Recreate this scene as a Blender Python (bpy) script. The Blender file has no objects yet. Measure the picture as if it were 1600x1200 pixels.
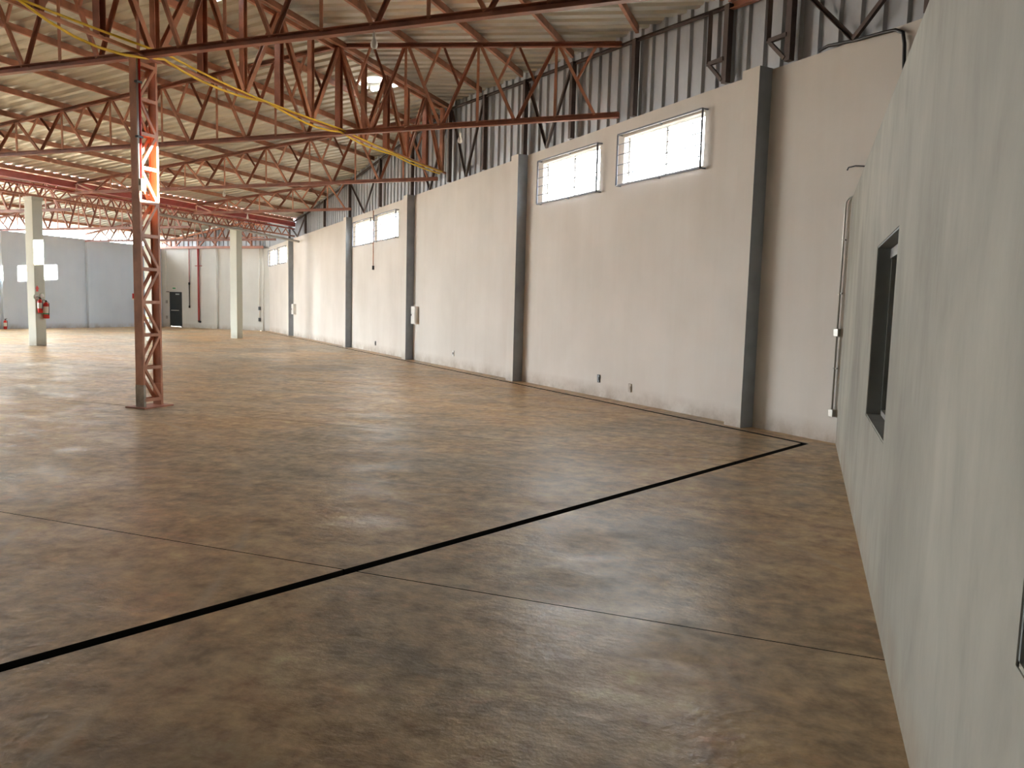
import bpy, math, random
from mathutils import Matrix, Vector
random.seed(7)
sc = bpy.context.scene
COL = sc.collection

# ------------------------------------------------------------------ camera
YAW, PITCH, ROLL, CAMH, FPX = 0.3612214, 0.0980955, 0.026328, 1.7, 1203.5
cy, sy, cp, sp = math.cos(YAW), math.sin(YAW), math.cos(PITCH), math.sin(PITCH)
Fv = Vector((-sy*cp, cy*cp, -sp)); Rv = Vector((cy, sy, 0)); Uv = Rv.cross(Fv)
R2 = math.cos(ROLL)*Rv + math.sin(ROLL)*Uv
U2 = -math.sin(ROLL)*Rv + math.cos(ROLL)*Uv
cam = bpy.data.cameras.new('camera'); cam.sensor_width = 36; cam.lens = FPX/1600*36
cam.clip_start = .05; cam.clip_end = 500
camo = bpy.data.objects.new('camera', cam); COL.objects.link(camo)
m = Matrix.Identity(4)
for i in range(3):
    m[i][0] = R2[i]; m[i][1] = U2[i]; m[i][2] = -Fv[i]
m[2][3] = CAMH
camo.matrix_world = m
sc.camera = camo

# ------------------------------------------------------------------ sky, sun, exposure
w = bpy.data.worlds.new('sky'); sc.world = w; w.use_nodes = True
bg = w.node_tree.nodes['Background']
bg.inputs[0].default_value = (0.93, 0.97, 1.0, 1); bg.inputs[1].default_value = 13.0
sun = bpy.data.lights.new('sun', 'SUN'); sun.energy = 70; sun.angle = math.radians(.5); sun.color = (1, .86, .66)
suno = bpy.data.objects.new('sun', sun); COL.objects.link(suno)
SD = Vector((-1, -.795, -.14)).normalized()
suno.rotation_euler = SD.to_track_quat('-Z', 'Y').to_euler()
suno.location = (40, 40, 20)
vs = sc.view_settings
vs.view_transform = 'Standard'; vs.look = 'None'; vs.gamma = 1; vs.use_curve_mapping = False
vs.exposure = 1.62
try:
    sc.cycles.max_bounces = 10; sc.cycles.diffuse_bounces = 7; sc.cycles.glossy_bounces = 4
    sc.cycles.transparent_max_bounces = 12; sc.cycles.sample_clamp_indirect = 6
    sc.cycles.caustics_reflective = False; sc.cycles.caustics_refractive = False
except Exception:
    pass

# light portals: no light of their own, they only tell the sampler where the sky shines in
def portal(name, c, n, up, wdt, hgt):
    l = bpy.data.lights.new(name, 'AREA'); l.shape = 'RECTANGLE'; l.size = wdt; l.size_y = hgt; l.energy = 1
    l.cycles.is_portal = True
    o = bpy.data.objects.new(name, l); COL.objects.link(o)
    z = -Vector(n).normalized(); y = Vector(up); x = y.cross(z).normalized()
    mm = Matrix.Identity(4)
    for i in range(3): mm[i][0] = x[i]; mm[i][1] = y[i]; mm[i][2] = z[i]; mm[i][3] = c[i]
    o.matrix_world = mm
portal('assumed_gate_portal', (-37.7, 14.5, 2.37), (1, 0, 0), (0, 0, 1), 12.0, 4.76)  # assumed gate, out of view
portal('eave_portal', (-37.7, 12.5, 5.06), (1, 0, 0), (0, 0, 1), 49.0, .45)
for a_, b_ in [(1.24, 3.42), (4.20, 6.40), (15.80, 17.94), (18.45, 20.57), (32.80, 34.76), (35.58, 37.35)]:
    m_ = (a_+b_)/2; k_ = 1-.0021*m_
    portal('window_portal', (-.78-.7531*m_+.6579*.22, 12.22+.6579*m_+.7531*.22, 4.525*k_), (-.6579, -.7531, 0), (0, 0, 1), b_-a_, .86)

# ------------------------------------------------------------------ materials
MATS = {}
def newmat(name):
    mt = bpy.data.materials.new(name); mt.use_nodes = True; MATS[name] = mt
    nt = mt.node_tree; return mt, nt, nt.nodes['Principled BSDF']
def N(nt, t, **k):
    n = nt.nodes.new(t)
    for a, b in k.items(): setattr(n, a, b)
    return n
def coords(nt, scale=(1, 1, 1)):
    g = N(nt, 'ShaderNodeNewGeometry'); mp = N(nt, 'ShaderNodeMapping')
    mp.inputs['Scale'].default_value = scale
    nt.links.new(g.outputs['Position'], mp.inputs['Vector']); return mp.outputs[0]
def noise(nt, vec, scale, detail=4, rough=.55, dist=0):
    n = N(nt, 'ShaderNodeTexNoise'); n.inputs['Scale'].default_value = scale
    n.inputs['Detail'].default_value = detail; n.inputs['Roughness'].default_value = rough
    n.inputs['Distortion'].default_value = dist
    nt.links.new(vec, n.inputs['Vector']); return n.outputs['Fac']
def ramp(nt, fac, stops):
    r = N(nt, 'ShaderNodeValToRGB'); e = r.color_ramp.elements
    while len(e) > 1: e.remove(e[-1])
    e[0].position = stops[0][0]; c = stops[0][1]; e[0].color = (*c, 1) if len(c) == 3 else c
    for p, c in stops[1:]:
        x = e.new(p); x.color = (*c, 1)
    nt.links.new(fac, r.inputs[0]); return r.outputs[0]
def g3(v): return (v, v, v)
def mix(nt, fac, a, b, mode='MIX'):
    n = N(nt, 'ShaderNodeMix', data_type='RGBA', blend_type=mode)
    for sock, v in ((n.inputs[0], fac), (n.inputs[6], a), (n.inputs[7], b)):
        if hasattr(v, 'links') or isinstance(v, bpy.types.NodeSocket): nt.links.new(v, sock)
        elif isinstance(v, (int, float)): sock.default_value = v
        else: sock.default_value = (*v, 1)
    return n.outputs[2]
def math_(nt, op, a, b=None, clamp=False):
    n = N(nt, 'ShaderNodeMath', operation=op, use_clamp=clamp)
    for i, v in enumerate((a, b)):
        if v is None: continue
        if isinstance(v, bpy.types.NodeSocket): nt.links.new(v, n.inputs[i])
        else: n.inputs[i].default_value = v
    return n.outputs[0]
def bump(nt, bs, h, strength, dist=.02):
    b = N(nt, 'ShaderNodeBump'); b.inputs['Strength'].default_value = strength; b.inputs['Distance'].default_value = dist
    nt.links.new(h, b.inputs['Height']); nt.links.new(b.outputs[0], bs.inputs['Normal'])

def simple(name, col, rough=.6, metal=0, var=.12, nscale=6, bumpv=0):
    mt, nt, bs = newmat(name)
    v = coords(nt); n = noise(nt, v, nscale, 5)
    a = tuple(c*(1-var) for c in col); b = tuple(min(1, c*(1+var)) for c in col)
    c = ramp(nt, n, [(.3, a), (.7, b)]); nt.links.new(c, bs.inputs['Base Color'])
    bs.inputs['Roughness'].default_value = rough; bs.inputs['Metallic'].default_value = metal
    if bumpv: bump(nt, bs, noise(nt, v, nscale*6, 3), bumpv)
    return mt

def floor_material():
    mt, nt, bs = newmat('polished_concrete')
    v = coords(nt); vs_ = coords(nt, (.72, 1.12, 1))
    big = noise(nt, v, .22, 5, .6, .4); mid = noise(nt, vs_, 1.1, 6, .62, .5); fine = noise(nt, v, 7, 6, .65)
    base = ramp(nt, mid, [(.28, (.34, .262, .165)), (.5, (.47, .365, .232)), (.72, (.60, .468, .302))])
    dust = ramp(nt, big, [(.38, g3(0)), (.62, g3(1))])
    base = mix(nt, math_(nt, 'MULTIPLY', dust, .85), base, (.64, .39, .17))
    grey = ramp(nt, noise(nt, v, .35, 4, .5, .6), [(.5, g3(0)), (.7, g3(1))])
    base = mix(nt, math_(nt, 'MULTIPLY', grey, .45), base, (.23, .195, .14))
    base = mix(nt, .65, base, ramp(nt, fine, [(.32, g3(.2)), (.68, g3(.8))]), 'OVERLAY')
    base = mix(nt, .6, base, ramp(nt, noise(nt, coords(nt, (.85, 1.2, 1)), 2.4, 7, .7, .8), [(.34, g3(.25)), (.66, g3(.75))]), 'OVERLAY')
    # worn tyre arcs
    g = N(nt, 'ShaderNodeNewGeometry'); sx = N(nt, 'ShaderNodeSeparateXYZ'); nt.links.new(g.outputs['Position'], sx.inputs[0])
    brk = ramp(nt, noise(nt, v, 1.7, 5, .7), [(.42, g3(0)), (.62, g3(1))])
    tot = None
    for (ax, ay, r, wd) in [(-4.5, 1.0, 5.0, .05), (-4.6, 1.2, 6.6, .06), (-12, -1, 8.3, .06), (-12, -1, 9.9, .06), (-6, 14.5, 7.2, .05),
                            (-6.2, 14.3, 8.7, .05), (-14, 13, 4.2, .07), (-14, 13, 5.8, .07), (-3.6, 9.0, 2.2, .04), (-3.6, 9.0, 2.6, .04)]:
        dx = math_(nt, 'SUBTRACT', sx.outputs[0], ax); dy = math_(nt, 'SUBTRACT', sx.outputs[1], ay)
        d = math_(nt, 'SQRT', math_(nt, 'ADD', math_(nt, 'MULTIPLY', dx, dx), math_(nt, 'MULTIPLY', dy, dy)))
        e = math_(nt, 'ABSOLUTE', math_(nt, 'SUBTRACT', d, r))
        k = math_(nt, 'SUBTRACT', 1.0, math_(nt, 'DIVIDE', e, wd), True)
        tot = k if tot is None else math_(nt, 'MAXIMUM', tot, k)
    tot = math_(nt, 'MULTIPLY', math_(nt, 'MULTIPLY', tot, brk), .55)
    base = mix(nt, tot, base, (.62, .53, .40))
    # old damp stains
    st = None; wob = math_(nt, 'MULTIPLY', math_(nt, 'SUBTRACT', noise(nt, v, 2.5, 3), .5), .5)
    for (ax, ay, r) in [(.02, 9.3, .16), (.05, 8.6, .2), (.0, 7.75, .15), (.06, 7.3, .17), (-.7, 7.9, .3), (-.9, 5.9, .5), (-2.1, 1.9, .5), (-8, 11.5, .6), (-12, 17, 1.2), (-18, 22, 1.5), (-5.5, 12.8, .5)]:
        dx = math_(nt, 'SUBTRACT', sx.outputs[0], ax); dy = math_(nt, 'SUBTRACT', sx.outputs[1], ay)
        d = math_(nt, 'ADD', math_(nt, 'SQRT', math_(nt, 'ADD', math_(nt, 'MULTIPLY', dx, dx), math_(nt, 'MULTIPLY', dy, dy))), wob)
        k = math_(nt, 'MULTIPLY', math_(nt, 'SUBTRACT', r, d), 9.0, True)
        st = k if st is None else math_(nt, 'MAXIMUM', st, k)
    base = mix(nt, math_(nt, 'MULTIPLY', st, .38), base, (.13, .105, .075))
    nt.links.new(base, bs.inputs['Base Color'])
    rr = ramp(nt, noise(nt, vs_, 1.6, 6, .65, .3), [(.3, g3(.28)), (.7, g3(.56))])
    nt.links.new(rr, bs.inputs['Roughness'])
    bs.inputs['Specular IOR Level'].default_value = .5
    bump(nt, bs, math_(nt, 'ADD', noise(nt, vs_, 5, 6, .65), math_(nt, 'MULTIPLY', noise(nt, v, 22, 5, .6), .35)), .4, .02)
    return mt

def wall_material(name, c0, c1, streak, dirt=True, svec=(1.6, 1.6, .12), bs_=.35):
    mt, nt, bs = newmat(name)
    v = coords(nt); vz = coords(nt, svec)
    n1 = noise(nt, v, .5, 4); n2 = noise(nt, vz, 1.4, 7, .66, .3); n3 = noise(nt, v, 14, 4)
    c = ramp(nt, n1, [(.35, c0), (.65, c1)])
    c = mix(nt, streak, c, ramp(nt, n2, [(.3, g3(.25)), (.5, g3(.5)), (.7, g3(.68))]), 'OVERLAY')
    if dirt:
        g = N(nt, 'ShaderNodeNewGeometry'); sx = N(nt, 'ShaderNodeSeparateXYZ'); nt.links.new(g.outputs['Position'], sx.inputs[0])
        hgt = math_(nt, 'SUBTRACT', .30, sx.outputs[2]); hgt = math_(nt, 'MULTIPLY', hgt, 3.2, True)
        k = math_(nt, 'MULTIPLY', hgt, ramp(nt, noise(nt, v, 1.8, 5, .7), [(.35, g3(.15)), (.65, g3(1))]), True)
        c = mix(nt, math_(nt, 'MULTIPLY', k, .75), c, (.27, .20, .13))
    nt.links.new(c, bs.inputs['Base Color']); bs.inputs['Roughness'].default_value = .85
    bump(nt, bs, math_(nt, 'ADD', math_(nt, 'MULTIPLY', n2, .6), math_(nt, 'MULTIPLY', n3, .5)), bs_, .012)
    return mt

def metal_sheet(name, c0, c1, metal, r0, r1):
    mt, nt, bs = newmat(name)
    v = coords(nt, (.3, 1.2, .6)); n = noise(nt, v, 1.2, 6, .65)
    nt.links.new(ramp(nt, n, [(.3, c0), (.7, c1)]), bs.inputs['Base Color'])
    nt.links.new(ramp(nt, noise(nt, coords(nt), 3, 4), [(.3, g3(r0)), (.7, g3(r1))]), bs.inputs['Roughness'])
    bs.inputs['Metallic'].default_value = metal
    return mt

M_FLOOR = floor_material()
M_DARK = simple('channel_shade', (.012, .010, .008), 1)  # shade of the drain recess put into a near-black colour
M_WALL = wall_material('painted_block_wall', (.69, .655, .60), (.77, .735, .68), .16)
M_WALLF = wall_material('painted_far_wall', (.62, .63, .60), (.69, .70, .67), .12)
M_WALLL = wall_material('painted_side_wall', (.57, .68, .81), (.63, .74, .87), .10)  # cool flare cast put into this wall's bluish colour
M_NEAR = wall_material('brushed_lime_wash', (.285, .278, .238), (.40, .39, .335), .36, True, (2.0, 2.0, .8), .2)
M_PIL = simple('grey_pilaster_side', (.33, .37, .415), .8, 0, .12, 3, .2)
M_COLC = wall_material('painted_concrete_column', (.56, .59, .53), (.62, .65, .58), .08)
M_ROOF = metal_sheet('galvanised_roof_sheet', (.60, .59, .52), (.78, .76, .67), .7, .38, .55)
M_CLAD = metal_sheet('galvanised_wall_sheet', (.42, .47, .53), (.54, .58, .63), .3, .45, .6)  # bluish flare tint put into the sheet colour
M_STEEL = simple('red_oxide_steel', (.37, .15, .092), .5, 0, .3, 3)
M_STEEL2 = simple('light_red_oxide_steel', (.53, .25, .155), .5, 0, .3, 3)  # lighter steel tone, also stands for the lit truss diagonals
M_STEEL_SHADE = simple('shaded_red_oxide_steel', (.22, .085, .055), .55, 0, .3, 3)  # backlit darkness of the aisle trusses put into the steel colour
M_GUT = simple('red_gutter_steel', (.40, .07, .055), .45, 0, .2, 3)
M_YEL = simple('yellow_cable', (.85, .58, .03), .4, 0, .08)
M_BLACK = simple('black_plastic', (.015, .015, .017), .45)
M_CONDUIT = simple('galvanised_conduit', (.42, .41, .38), .4, .6)
M_PVC = simple('grey_pvc_pipe', (.42, .40, .36), .5)
M_WHITE = simple('white_plastic', (.82, .81, .77), .4, 0, .04)
M_REDP = simple('red_paint', (.60, .02, .02), .3, 0, .1)
M_REDPIPE = simple('red_pipe_paint', (.38, .06, .06), .4, 0, .1)
M_FRAME = simple('window_frame_paint', (.17, .18, .21), .5, .2)
M_OFRAME = simple('grey_painted_jamb', (.25, .275, .275), .6, 0, .1, 3)
M_DOOR = simple('dark_door_paint', (.022, .026, .026), .4)
M_ALU = simple('aluminium', (.62, .63, .62), .35, .7)
M_GREEN = simple('green_label', (.05, .35, .15), .5)
M_GROUND = simple('pale_yard', (.55, .46, .37), .95, 0, .2, .4)  # unseen yard, colour raised to bounce daylight onto the roof
M_DSTEEL = simple('silhouette_steel', (.10, .075, .07), .6, 0, .2)  # silhouette darkness of the eave frame put into its colour
M_SOCK = simple('aged_plate_plastic', (.52, .48, .42), .7)
M_SPLASH = simple('concrete_splash', (.45, .40, .33), .85, 0, .25, 8)

def glass(name, tint, rough=.05, refl=.12):
    mt, nt, bs = newmat(name); nt.nodes.remove(bs)
    out = nt.nodes['Material Output']
    t = N(nt, 'ShaderNodeBsdfTransparent'); t.inputs[0].default_value = (*tint, 1)
    g = N(nt, 'ShaderNodeBsdfGlossy'); g.inputs['Roughness'].default_value = rough
    lw = N(nt, 'ShaderNodeLayerWeight'); fr = N(nt, 'ShaderNodeMath', operation='MULTIPLY_ADD'); pw = N(nt, 'ShaderNodeMath', operation='POWER'); nt.links.new(lw.outputs['Facing'], pw.inputs[0]); pw.inputs[1].default_value = 4; nt.links.new(pw.outputs[0], fr.inputs[0]); fr.inputs[1].default_value = .9; fr.inputs[2].default_value = .04
    mx = N(nt, 'ShaderNodeMixShader'); nt.links.new(fr.outputs[0], mx.inputs[0])
    nt.links.new(t.outputs[0], mx.inputs[1]); nt.links.new(g.outputs[0], mx.inputs[2]); nt.links.new(mx.outputs[0], out.inputs[0])
    return mt
M_GLASS = glass('clear_glass', (.93, .95, .95))
M_TINT = glass('dark_room_glass', (.08, .10, .11))  # darkness of the room behind put into the glass tint
def translucent(name, col):
    mt, nt, bs = newmat(name); nt.nodes.remove(bs); out = nt.nodes['Material Output']
    t = N(nt, 'ShaderNodeBsdfTranslucent'); t.inputs[0].default_value = (*col, 1)
    d = N(nt, 'ShaderNodeBsdfTransparent'); d.inputs[0].default_value = (*col, 1)
    mx = N(nt, 'ShaderNodeMixShader'); mx.inputs[0].default_value = .4
    nt.links.new(t.outputs[0], mx.inputs[1]); nt.links.new(d.outputs[0], mx.inputs[2]); nt.links.new(mx.outputs[0], out.inputs[0]); return mt
M_DOME = translucent('translucent_dome', (.9, .93, .95))

# ------------------------------------------------------------------ object helpers
WLOC = {}
def mesh(name, verts, faces, mat, smooth=False):
    me = bpy.data.meshes.new(name); me.from_pydata([tuple(v) for v in verts], [], faces); me.update()
    me.materials.append(mat)
    if smooth:
        for p in me.polygons: p.use_smooth = True
    return me
def link(name, me, parent=None, M=None):
    """M is a world matrix; parents carry translation only"""
    o = bpy.data.objects.new(name, me); COL.objects.link(o)
    M = Matrix.Identity(4) if M is None else M
    if parent is not None:
        o.parent = parent; o.matrix_basis = Matrix.Translation(-WLOC[parent.name]) @ M
        WLOC[o.name] = Vector((0, 0, 0)) if False else WLOC[parent.name]
    else:
        o.matrix_basis = M
    WLOC.setdefault(o.name, Vector(M.translation))
    return o
def sub(name, me, part, M=None):
    """a sub-part of a part whose world placement is identity (its verts are world coordinates)"""
    o = bpy.data.objects.new(name, me); COL.objects.link(o)
    o.parent = part; o.matrix_basis = part.matrix_basis.inverted() @ Matrix.Translation(-WLOC[part.parent.name]) @ (Matrix.Identity(4) if M is None else M)
    return o
def tag(o, label=None, cat=None, group=None, kind=None):
    for k, v in (('label', label), ('category', cat), ('group', group), ('kind', kind)):
        if v: o[k] = v
    return o
def empty(name, loc, label=None, cat=None, group=None, kind=None):
    o = bpy.data.objects.new(name, None); COL.objects.link(o); o.location = loc; o.empty_display_size = .1
    WLOC[o.name] = Vector(loc); return tag(o, label, cat, group, kind)

PROF = {
 'box': [(-.5, -.5), (.5, -.5), (.5, .5), (-.5, .5)],
 'angle': [(-.5, -.5), (.5, -.5), (.5, -.36), (-.36, -.36), (-.36, .5), (-.5, .5)],
 'channel': [(-.5, -.5), (.5, -.5), (.5, -.40), (-.38, -.40), (-.38, .40), (.5, .40), (.5, .5), (-.5, .5)],
}
UNIT = {}
def unit(profile, mat):
    k = (profile, mat.name)
    if k not in UNIT:
        pts = PROF[profile]; n = len(pts)
        v = [(x, y, 0) for x, y in pts]+[(x, y, 1) for x, y in pts]
        f = [(i, (i+1) % n, n+(i+1) % n, n+i) for i in range(n)]+[tuple(range(n))[::-1], tuple(range(n, 2*n))]
        UNIT[k] = mesh(profile+'_member', v, f, mat)
    return UNIT[k]
def frame(p0, p1, w, h, up=(0, 0, 1), flip=False):
    """local z along p0->p1, local y as near 'up' as can be, local x across"""
    p0, p1 = Vector(p0), Vector(p1); z = p1-p0; L = z.length; z.normalize(); u = Vector(up)
    if abs(z.dot(u.normalized())) > .98: u = Vector((0, 1, 0)) if abs(z.y) < .9 else Vector((1, 0, 0))
    x = u.cross(z).normalized(); y = z.cross(x)
    if flip: x, y = -x, -y
    M = Matrix.Identity(4)
    for i in range(3):
        M[i][0] = x[i]*w; M[i][1] = y[i]*h; M[i][2] = z[i]*L; M[i][3] = p0[i]
    return M
def beam(name, p0, p1, w, h, mat, parent=None, profile='box', up=(0, 0, 1), flip=False):
    return link(name, unit(profile, mat), parent, frame(p0, p1, w, h, up, flip))
def boxmesh(name, lo, hi, mat, bevel=0):
    (x0, y0, z0), (x1, y1, z1) = lo, hi
    v = [(x0, y0, z0), (x1, y0, z0), (x1, y1, z0), (x0, y1, z0), (x0, y0, z1), (x1, y0, z1), (x1, y1, z1), (x0, y1, z1)]
    f = [(3, 2, 1, 0), (4, 5, 6, 7), (0, 1, 5, 4), (1, 2, 6, 5), (2, 3, 7, 6), (3, 0, 4, 7)]
    me = mesh(name, v, f, mat)
    if bevel:
        import bmesh
        bm = bmesh.new(); bm.from_mesh(me); bmesh.ops.bevel(bm, geom=bm.edges[:], offset=bevel, segments=2, affect='EDGES', profile=.5)
        bm.to_mesh(me); bm.free()
    return me
def tube(name, pts, r, mat, n=8, caps=True):
    pts = [Vector(p) for p in pts]; v = []; f = []
    ref = None
    for i, p in enumerate(pts):
        t = (pts[min(i+1, len(pts)-1)]-pts[max(i-1, 0)]).normalized()
        if ref is None:
            ref = Vector((0, 0, 1)) if abs(t.z) < .9 else Vector((1, 0, 0))
        a = (ref - t*ref.dot(t)).normalized(); b = t.cross(a); ref = a
        rr = r[i] if isinstance(r, (list, tuple)) else r
        for k in range(n):
            q = 2*math.pi*k/n; v.append(p+(a*math.cos(q)+b*math.sin(q))*rr)
    for i in range(len(pts)-1):
        for k in range(n):
            f.append((i*n+k, i*n+(k+1) % n, (i+1)*n+(k+1) % n, (i+1)*n+k))
    if caps: f += [tuple(range(n))[::-1], tuple(range((len(pts)-1)*n, len(pts)*n))]
    return mesh(name, v, f, mat, True)
def lathe(name, prof, mat, c=(0, 0, 0), n=16):
    v = []; f = []
    for r, z in prof:
        for k in range(n):
            q = 2*math.pi*k/n; v.append((c[0]+r*math.cos(q), c[1]+r*math.sin(q), c[2]+z))
    for i in range(len(prof)-1):
        for k in range(n): f.append((i*n+k, i*n+(k+1) % n, (i+1)*n+(k+1) % n, (i+1)*n+k))
    f += [tuple(range(n))[::-1], tuple(range((len(prof)-1)*n, len(prof)*n))]
    return mesh(name, v, f, mat, True)
ORD = ['zeroth', 'first', 'second', 'third', 'fourth', 'fifth', 'sixth', 'seventh', 'eighth', 'ninth', 'tenth', 'eleventh', 'twelfth', 'thirteenth', 'fourteenth']

# ------------------------------------------------------------------ plan of the place
P0 = Vector((-.78, 12.22)); D = Vector((-.7531, .6579)); NI = Vector((-.6579, -.7531))   # diagonal wall: point, run, inward normal
def W(s, off=0, z=0):
    q = P0+D*s+NI*off; return Vector((q.x, q.y, z))
def wallX(Y): return P0.x+D.x*(Y-P0.y)/D.y
def taper(s): return 1-.0021*max(s, 0)
XR, XG, XL, XV, XE = -9.6, -24.4, -37.4, -30.9, 12.0
YE, YS = 37.05, -12.0
ZB = 5.34
def chordz(X):
    if X >= XR: return 7.14-.087*(X-XR)
    if X >= XG: return 7.14-.1015*(XR-X)
    if X >= XV: return 5.64+.085*(XG-X)
    return 6.19-.17*(XV-X)
def roofz(X): return chordz(X)+.205
TY = [9.2, 14.5, 20.3, 26.0, 31.7]
SN = -17.0

# ------------------------------------------------------------------ floor
def clip(poly, n, c):
    """keep n.p <= c"""
    out = []
    for i, a in enumerate(poly):
        b = poly[(i+1) % len(poly)]; da = n[0]*a[0]+n[1]*a[1]-c; db = n[0]*b[0]+n[1]*b[1]-c
        if da <= 0: out.append(a)
        if (da < 0 < db) or (db < 0 < da):
            t = da/(da-db); out.append((a[0]+(b[0]-a[0])*t, a[1]+(b[1]-a[1])*t))
    return out
fl = empty('floor', (0, 0, 0), 'stained brown polished concrete warehouse floor cut by a dark drain channel', 'floor', kind='structure')
KX, KY = .085, 10.93                                    # corner of the two channels
cdir = Vector((.085+3.35, 10.93-2.34)).normalized(); cn = Vector((cdir.y, -cdir.x))   # cn points to the right-hand side
wd = Vector((-.7531, .6579)); wdn = Vector((.6579, .7531))   # thin channel runs beside the diagonal wall
cc = cn.x*KX+cn.y*KY; wc = wdn.x*KX+wdn.y*KY
HW, HT = .045, .04
inside = clip(clip([(XL-.1, YS), (XE, YS), (XE, YE+.1), (XL-.1, YE+.1)], cn, cc-HW), wdn, wc-HT)
right = clip([(XL-.1, YS), (XE, YS), (XE, YE+.1), (XL-.1, YE+.1)], -cn, -(cc+HW))
right = clip(right, Vector((.6579, .7531)), P0.x*.6579+P0.y*.7531+.1)
far = clip(clip([(XL-.1, YS), (XE, YS), (XE, YE+.1), (XL-.1, YE+.1)], cn, cc+HW), -wdn, -(wc+HT))
far = clip(far, Vector((.6579, .7531)), P0.x*.6579+P0.y*.7531+.1)
JY = [-6, -.9, 4.13, 9.17, 14.2, 19.25, 24.3, 29.35]
def slabs(poly):
    ys = [YS-1]+JY+[YE+2]
    for a, b in zip(ys[:-1], ys[1:]):
        q = clip(clip(poly, (0, -1), -(a+.005)), (0, 1), b-.005)
        if len(q) < 3: continue
        n = len(q); v = [(x, y, 0) for x, y in q]+[(x, y, -.155) for x, y in q]
        f = [tuple(range(n))]+[((i+1) % n, i, n+i, n+(i+1) % n) for i in range(n)]
        me = mesh('floor_slab', v, f, M_FLOOR); me.materials.append(M_DARK)
        for p in list(me.polygons)[1:]: p.material_index = 1
        link('floor_slab', me, fl)
for q in (inside, right, far): slabs(q)
link('drain_bed', mesh('drain_bed', [(XL, YS, -.15), (XE, YS, -.15), (XE, YE, -.15), (XL, YE, -.15)], [(0, 1, 2, 3)], M_DARK), fl)
g = link('ground', mesh('ground', [(-200, -200, -.17), (200, -200, -.17), (200, 200, -.17), (-200, 200, -.17)], [(0, 1, 2, 3)], M_GROUND))
tag(g, 'pale yard outside the warehouse walls, brightened to bounce daylight', 'ground', kind='structure')

# ------------------------------------------------------------------ walls with openings
def wall_grid(name, u0, u1, zt, holes, at, thick, mat, zb=0.0):
    """wall as boxes between openings joined into one skin; at(u, off, z) gives the point; zt(u) top height"""
    us = sorted({u0, u1, *[h[0] for h in holes], *[h[1] for h in holes]})
    v = []; f = []
    def quad(a, b, c, d):
        i = len(v); v.extend([a, b, c, d]); f.append((i, i+1, i+2, i+3))
    for a, b in zip(us[:-1], us[1:]):
        hs = sorted([h for h in holes if h[0] <= a+1e-6 and h[1] >= b-1e-6], key=lambda h: h[2](a))
        segs = []; lo = (lambda u: zb)
        for h in hs: segs.append((lo, h[2])); lo = h[3]
        segs.append((lo, zt))
        for l, t in segs:
            for off in (0, -thick):
                quad(at(a, off, l(a)), at(b, off, l(b)), at(b, off, t(b)), at(a, off, t(a)))
            quad(at(a, 0, t(a)), at(b, 0, t(b)), at(b, -thick, t(b)), at(a, -thick, t(a)))
            quad(at(a, 0, l(a)), at(b, 0, l(b)), at(b, -thick, l(b)), at(a, -thick, l(a)))
        for h in hs:
            for u in ((a,) if abs(h[0]-a) < 1e-6 else ())+((b,) if abs(h[1]-b) < 1e-6 else ()):
                quad(at(u, 0, h[2](u)), at(u, -thick, h[2](u)), at(u, -thick, h[3](u)), at(u, 0, h[3](u)))
    for u in (u0, u1):
        quad(at(u, 0, zb), at(u, -thick, zb), at(u, -thick, zt(u)), at(u, 0, zt(u)))
    return mesh(name, v, f, mat)
def c_(z): return lambda u: z
TH = .2
WTOP = lambda s: 5.26*taper(s)
WIN = [(1.24, 3.42), (4.20, 6.40), (15.80, 17.94), (18.45, 20.57), (32.80, 34.76), (35.58, 37.35)]
holes = [(a, b, (lambda s: 4.10*taper(s)), (lambda s: 4.95*taper(s))) for a, b in WIN]
wd_ = empty('wall_diagonal', W(0), 'long cream painted block wall with high barred windows and grey pilasters', 'wall', kind='structure')
link('wall_face', wall_grid('wall_face', SN, 37.85, WTOP, holes, lambda s, o, z: W(s, o, z), TH, M_WALL), wd_)
PIL = [-.15, 7.12, 14.3, 21.05, 31.4]
for i, s in enumerate(PIL):
    zt = WTOP(s)+.0
    # front painted like the wall, sides in a darker grey
    a, b, p = s, s+.34, .25
    v = [W(a, 0, 0), W(b, 0, 0), W(b, p, 0), W(a, p, 0), W(a, 0, zt), W(b, 0, zt), W(b, p, zt), W(a, p, zt)]
    me = mesh('pilaster', v, [(0, 3, 7, 4), (2, 1, 5, 6), (3, 2, 6, 7), (4, 7, 6, 5)], M_PIL)
    me.materials.append(M_WALL); me.polygons[2].material_index = 1
    link('pilaster', me, wd_)
    # mortar cap on top of the painted side
    q = [W(b-.02, -.05, zt-.05), W(b+.22, -.05, zt-.05), W(b+.22, p*.6, zt-.05), W(b-.02, p*.6, zt-.05)]
    q += [x+Vector((0, 0, .12)) for x in q]
# metal cladding above the diagonal wall, one sheet a metre
RIB = [(0, 0), (.08, 0), (.11, .045), (.21, .045), (.24, 0)]
def ribbed(y0, y1, period=.3333):
    pts = [(y0, 0)]; y = y0
    while y < y1-1e-4:
        for dy, dz in RIB[1:]:
            if y+dy*period/.3333 < y1: pts.append((y+dy*period/.3333, dz))
        y += period
    pts.append((y1, 0)); return pts
s = SN
while s < 37.8:
    e = min(s+1, 37.85); v = []; f = []
    for (u, dz) in ribbed(s, e):
        lo = W(u, -.10+dz, WTOP(u)-.02); hi = W(u, -.10+dz, 0); hi.z = roofz(hi.x)+.05
        v += [lo, hi]
    for i in range(len(v)//2-1): f.append((2*i, 2*i+2, 2*i+3, 2*i+1))
    link('cladding_sheet', mesh('cladding_sheet', v, f, M_CLAD), wd_); s = e

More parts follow.
